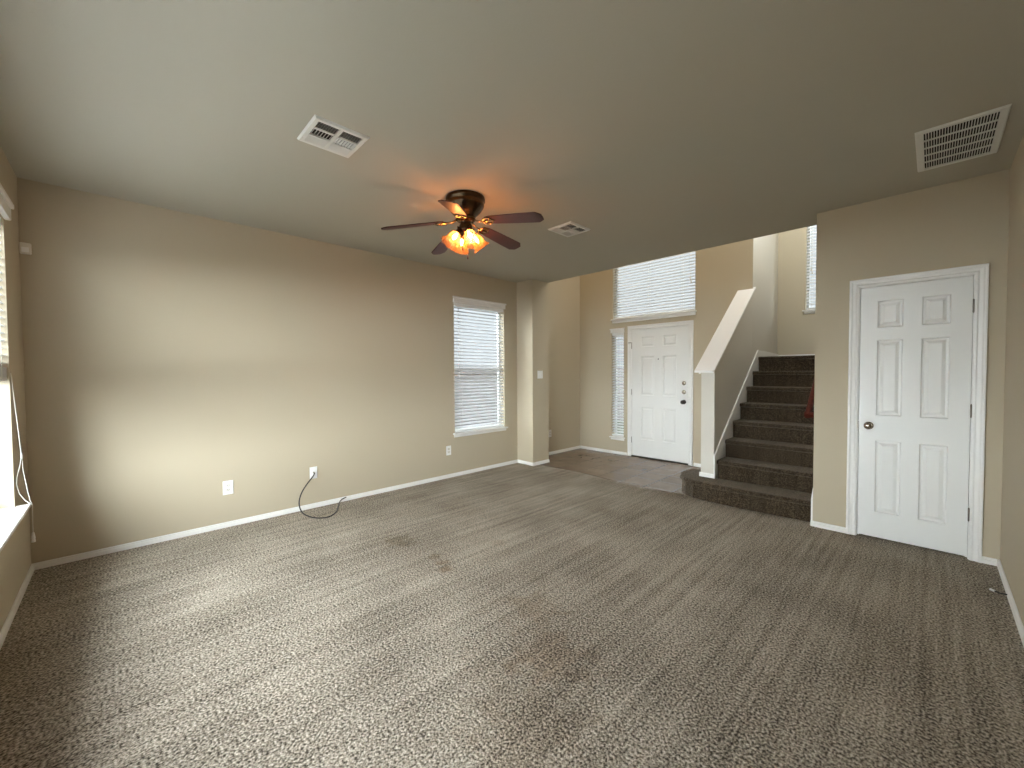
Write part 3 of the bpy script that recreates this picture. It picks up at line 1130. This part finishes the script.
vent('square white ceiling supply vent nearest the camera, left of the ceiling fan', 1.822, 2.123, 1.246, 1.550, 'square ceiling supply vents')
vent('square white ceiling supply vent beyond the fan, near the ceiling edge over the entry', 1.836, 2.115, 3.440, 3.748, 'square ceiling supply vents')
gx0, gx1, gy0, gy1 = 4.314, 4.671, 3.800, 4.456
gr = thing('return_grille', 'large white rectangular return air grille on ceiling near the closet door', 'vent', ((gx0 + gx1) / 2, (gy0 + gy1) / 2, H))
b = .034
z1, z0 = H - .0005, H - .010
mb = MB()
rim = [((gx0, gy0, z1), (gx1, gy0, z1), (gx1, gy1, z1), (gx0, gy1, z1)),
       ((gx0 + .006, gy0 + .006, z0), (gx1 - .006, gy0 + .006, z0), (gx1 - .006, gy1 - .006, z0), (gx0 + .006, gy1 - .006, z0)),
       ((gx0 + b, gy0 + b, z0), (gx1 - b, gy0 + b, z0), (gx1 - b, gy1 - b, z0), (gx0 + b, gy1 - b, z0)),
       ((gx0 + b, gy0 + b, z1), (gx1 - b, gy0 + b, z1), (gx1 - b, gy1 - b, z1), (gx0 + b, gy1 - b, z1))]
mb.loft([list(r) for r in rim], True, False, False)
mb.build('frame', VENT, gr)
MB().box(gx0 + b * .8, gx1 - b * .8, gy0 + b * .8, gy1 - b * .8, z1 - .0008, z1).build('return_shade_sheet', DARK, gr)  # black sheet in place of the shaded return duct
mb = MB()
for k in range(1, 5):
    y = gy0 + b + (gy1 - gy0 - 2 * b) * k / 5
    mb.box(gx0 + b, gx1 - b, y - .004, y + .004, z0 + .001, z1)
nb = 26
for k in range(nb + 1):
    x = gx0 + b + (gx1 - gx0 - 2 * b) * k / nb
    mb.box(x - .0018, x + .0018, gy0 + b, gy1 - b, z0 + .0015, z1)
mb.build('louvers', VENT, gr)


# ------------------------------------------------------------------ wall plates, sensor, cables
def plate(name, label, cat, axis, face, out, u, z, w, h, kind, group=None):
    box, pt = mapper(axis, face, out)
    t = thing(name, label, cat, pt(u, 0, z - h / 2), group)
    mb = MB()
    box(mb, u - w / 2, u + w / 2, .0003, .006, z - h / 2, z + h / 2, .002)
    mb.build('cover_plate', PLATE, t)
    if kind == 'outlet':
        for s in (-1, 1):
            m = MB()
            box(m, u - .0165, u + .0165, .005, .0085, z + s * .020 - .014, z + s * .020 + .014, .003)
            r = m.build('receptacle', IVORY, t)
            q = MB()
            for du in (-.0065, .0065):
                box(q, u + du - .0012, u + du + .0012, .0080, .0088, z + s * .020 - .002, z + s * .020 + .007)
            box(q, u - .002, u + .002, .0080, .0088, z + s * .020 - .010, z + s * .020 - .006)
            q.build('slot', BLACK, r)
        m = MB().lathe([(0, 0), (.0032, 0), (.002, .0015), (0, .002)], pt(u, .006, z), tuple(Vector(pt(0, 1, 0)) - Vector(pt(0, 0, 0))), 10, caps=False)
        m.build('screw', PLATE, t)
    elif kind == 'switch':
        for du in (-.023, .023):
            m = MB()
            box(m, u + du - .016, u + du + .016, .005, .008, z - .033, z + .033, .002)
            box(m, u + du - .005, u + du + .005, .007, .018, z - .002, z + .012, .002)
            m.build('toggle', PLATE, t)
    elif kind == 'cable':
        m = MB()
        box(m, u - .017, u + .017, .005, .008, z - .034, z + .034, .002)
        m.build('jack_insert', PLATE, t)
        m = MB().lathe([(.0, 0), (.007, 0), (.007, .006), (.0048, .006), (.0048, .016), (0, .016)], pt(u, .007, z + .004), tuple(Vector(pt(0, 1, 0)) - Vector(pt(0, 0, 0))), 12, caps=False)
        m.build('coax_jack', NICKEL, t)
    return t


G = 'white electrical outlets low on the walls'
plate('wall_outlet', 'white electrical outlet on left wall nearest the camera, left of the black cable', 'outlet', 'x', 0, 1, 1.160, .355, .079, .124, 'outlet', G)
plate('cable_outlet', 'white cable jack plate with a black cable plugged in', 'outlet', 'x', 0, 1, 1.888, .362, .073, .120, 'cable')
plate('wall_outlet', 'white electrical outlet on left wall below the blind-covered window', 'outlet', 'x', 0, 1, 3.566, .360, .076, .122, 'outlet', G)
plate('wall_outlet', 'white electrical outlet in the tiled entry, half hidden behind the pillar', 'outlet', 'x', XF, 1, 5.655, .355, .076, .122, 'outlet', G)
plate('light_switch', 'white double toggle light switch on the side of the pillar', 'switch', 'x', XP, 1, 5.006, 1.346, .116, .118, 'switch')

sn = thing('motion_sensor', 'small white sensor box high in the corner of left wall', 'sensor', (.0, .030, 2.215))
MB().bbox(.0005, .010, .006, .050, 2.225, 2.285, .002).build('mount', IVORY, sn)
MB().bbox(.008, .034, .002, .056, 2.217, 2.293, .005).build('housing', IVORY, sn)
MB().bbox(.033, .0365, .012, .046, 2.228, 2.262, .0012).build('lens', PLATE, sn)


def smooth_path(pts, n=8):
    P = [Vector(p) for p in pts]
    P = [P[0] * 2 - P[1]] + P + [P[-1] * 2 - P[-2]]
    out = []
    for i in range(1, len(P) - 2):
        for k in range(n):
            t = k / n
            a, b_, c, d = P[i - 1], P[i], P[i + 1], P[i + 2]
            out.append(.5 * ((2 * b_) + (c - a) * t + (2 * a - 5 * b_ + 4 * c - d) * t * t + (3 * b_ - a - 3 * c + d) * t ** 3))
    out.append(P[-2])
    return out


cb = thing('coax_cable', 'black coaxial cable looping from the wall jack down onto the carpet', 'cable', (.1, 1.9, 0))
path = smooth_path([(.026, 1.888, .364), (.040, 1.882, .352), (.052, 1.860, .328), (.062, 1.807, .272), (.072, 1.756, .204), (.082, 1.727, .132), (.095, 1.724, .068), (.145, 1.735, .018),
                    (.25, 1.757, .006), (.36, 1.800, .006), (.405, 1.885, .006), (.325, 1.985, .006), (.19, 2.06, .010), (.085, 2.115, .022), (.042, 2.155, .034), (.024, 2.195, .040)])
MB().tube(path, .0058, 10).build('cable', BLACK, cb)
MB().tube([(.0235, 1.888, .3665), (.038, 1.8865, .3615)], .0065, 6).build('connector', NICKEL, cb)
MB().tube([path[-1], path[-1] + (path[-1] - path[-2]).normalized() * .018], .006, 6).build('connector', NICKEL, cb)

c2 = thing('cable_stub', 'short black cable with white tip on carpet by the right wall', 'cable', (4.71, 4.31, 0))
MB().tube(smooth_path([(XR - .001, 4.285, .022), (4.735, 4.292, .016), (4.712, 4.310, .009), (4.692, 4.326, .008)], 5), .0042, 10).build('cable', BLACK, c2)
MB().tube([(4.694, 4.3245, .008), (4.676, 4.339, .0085)], .0068, 10).build('connector', PLATE, c2)
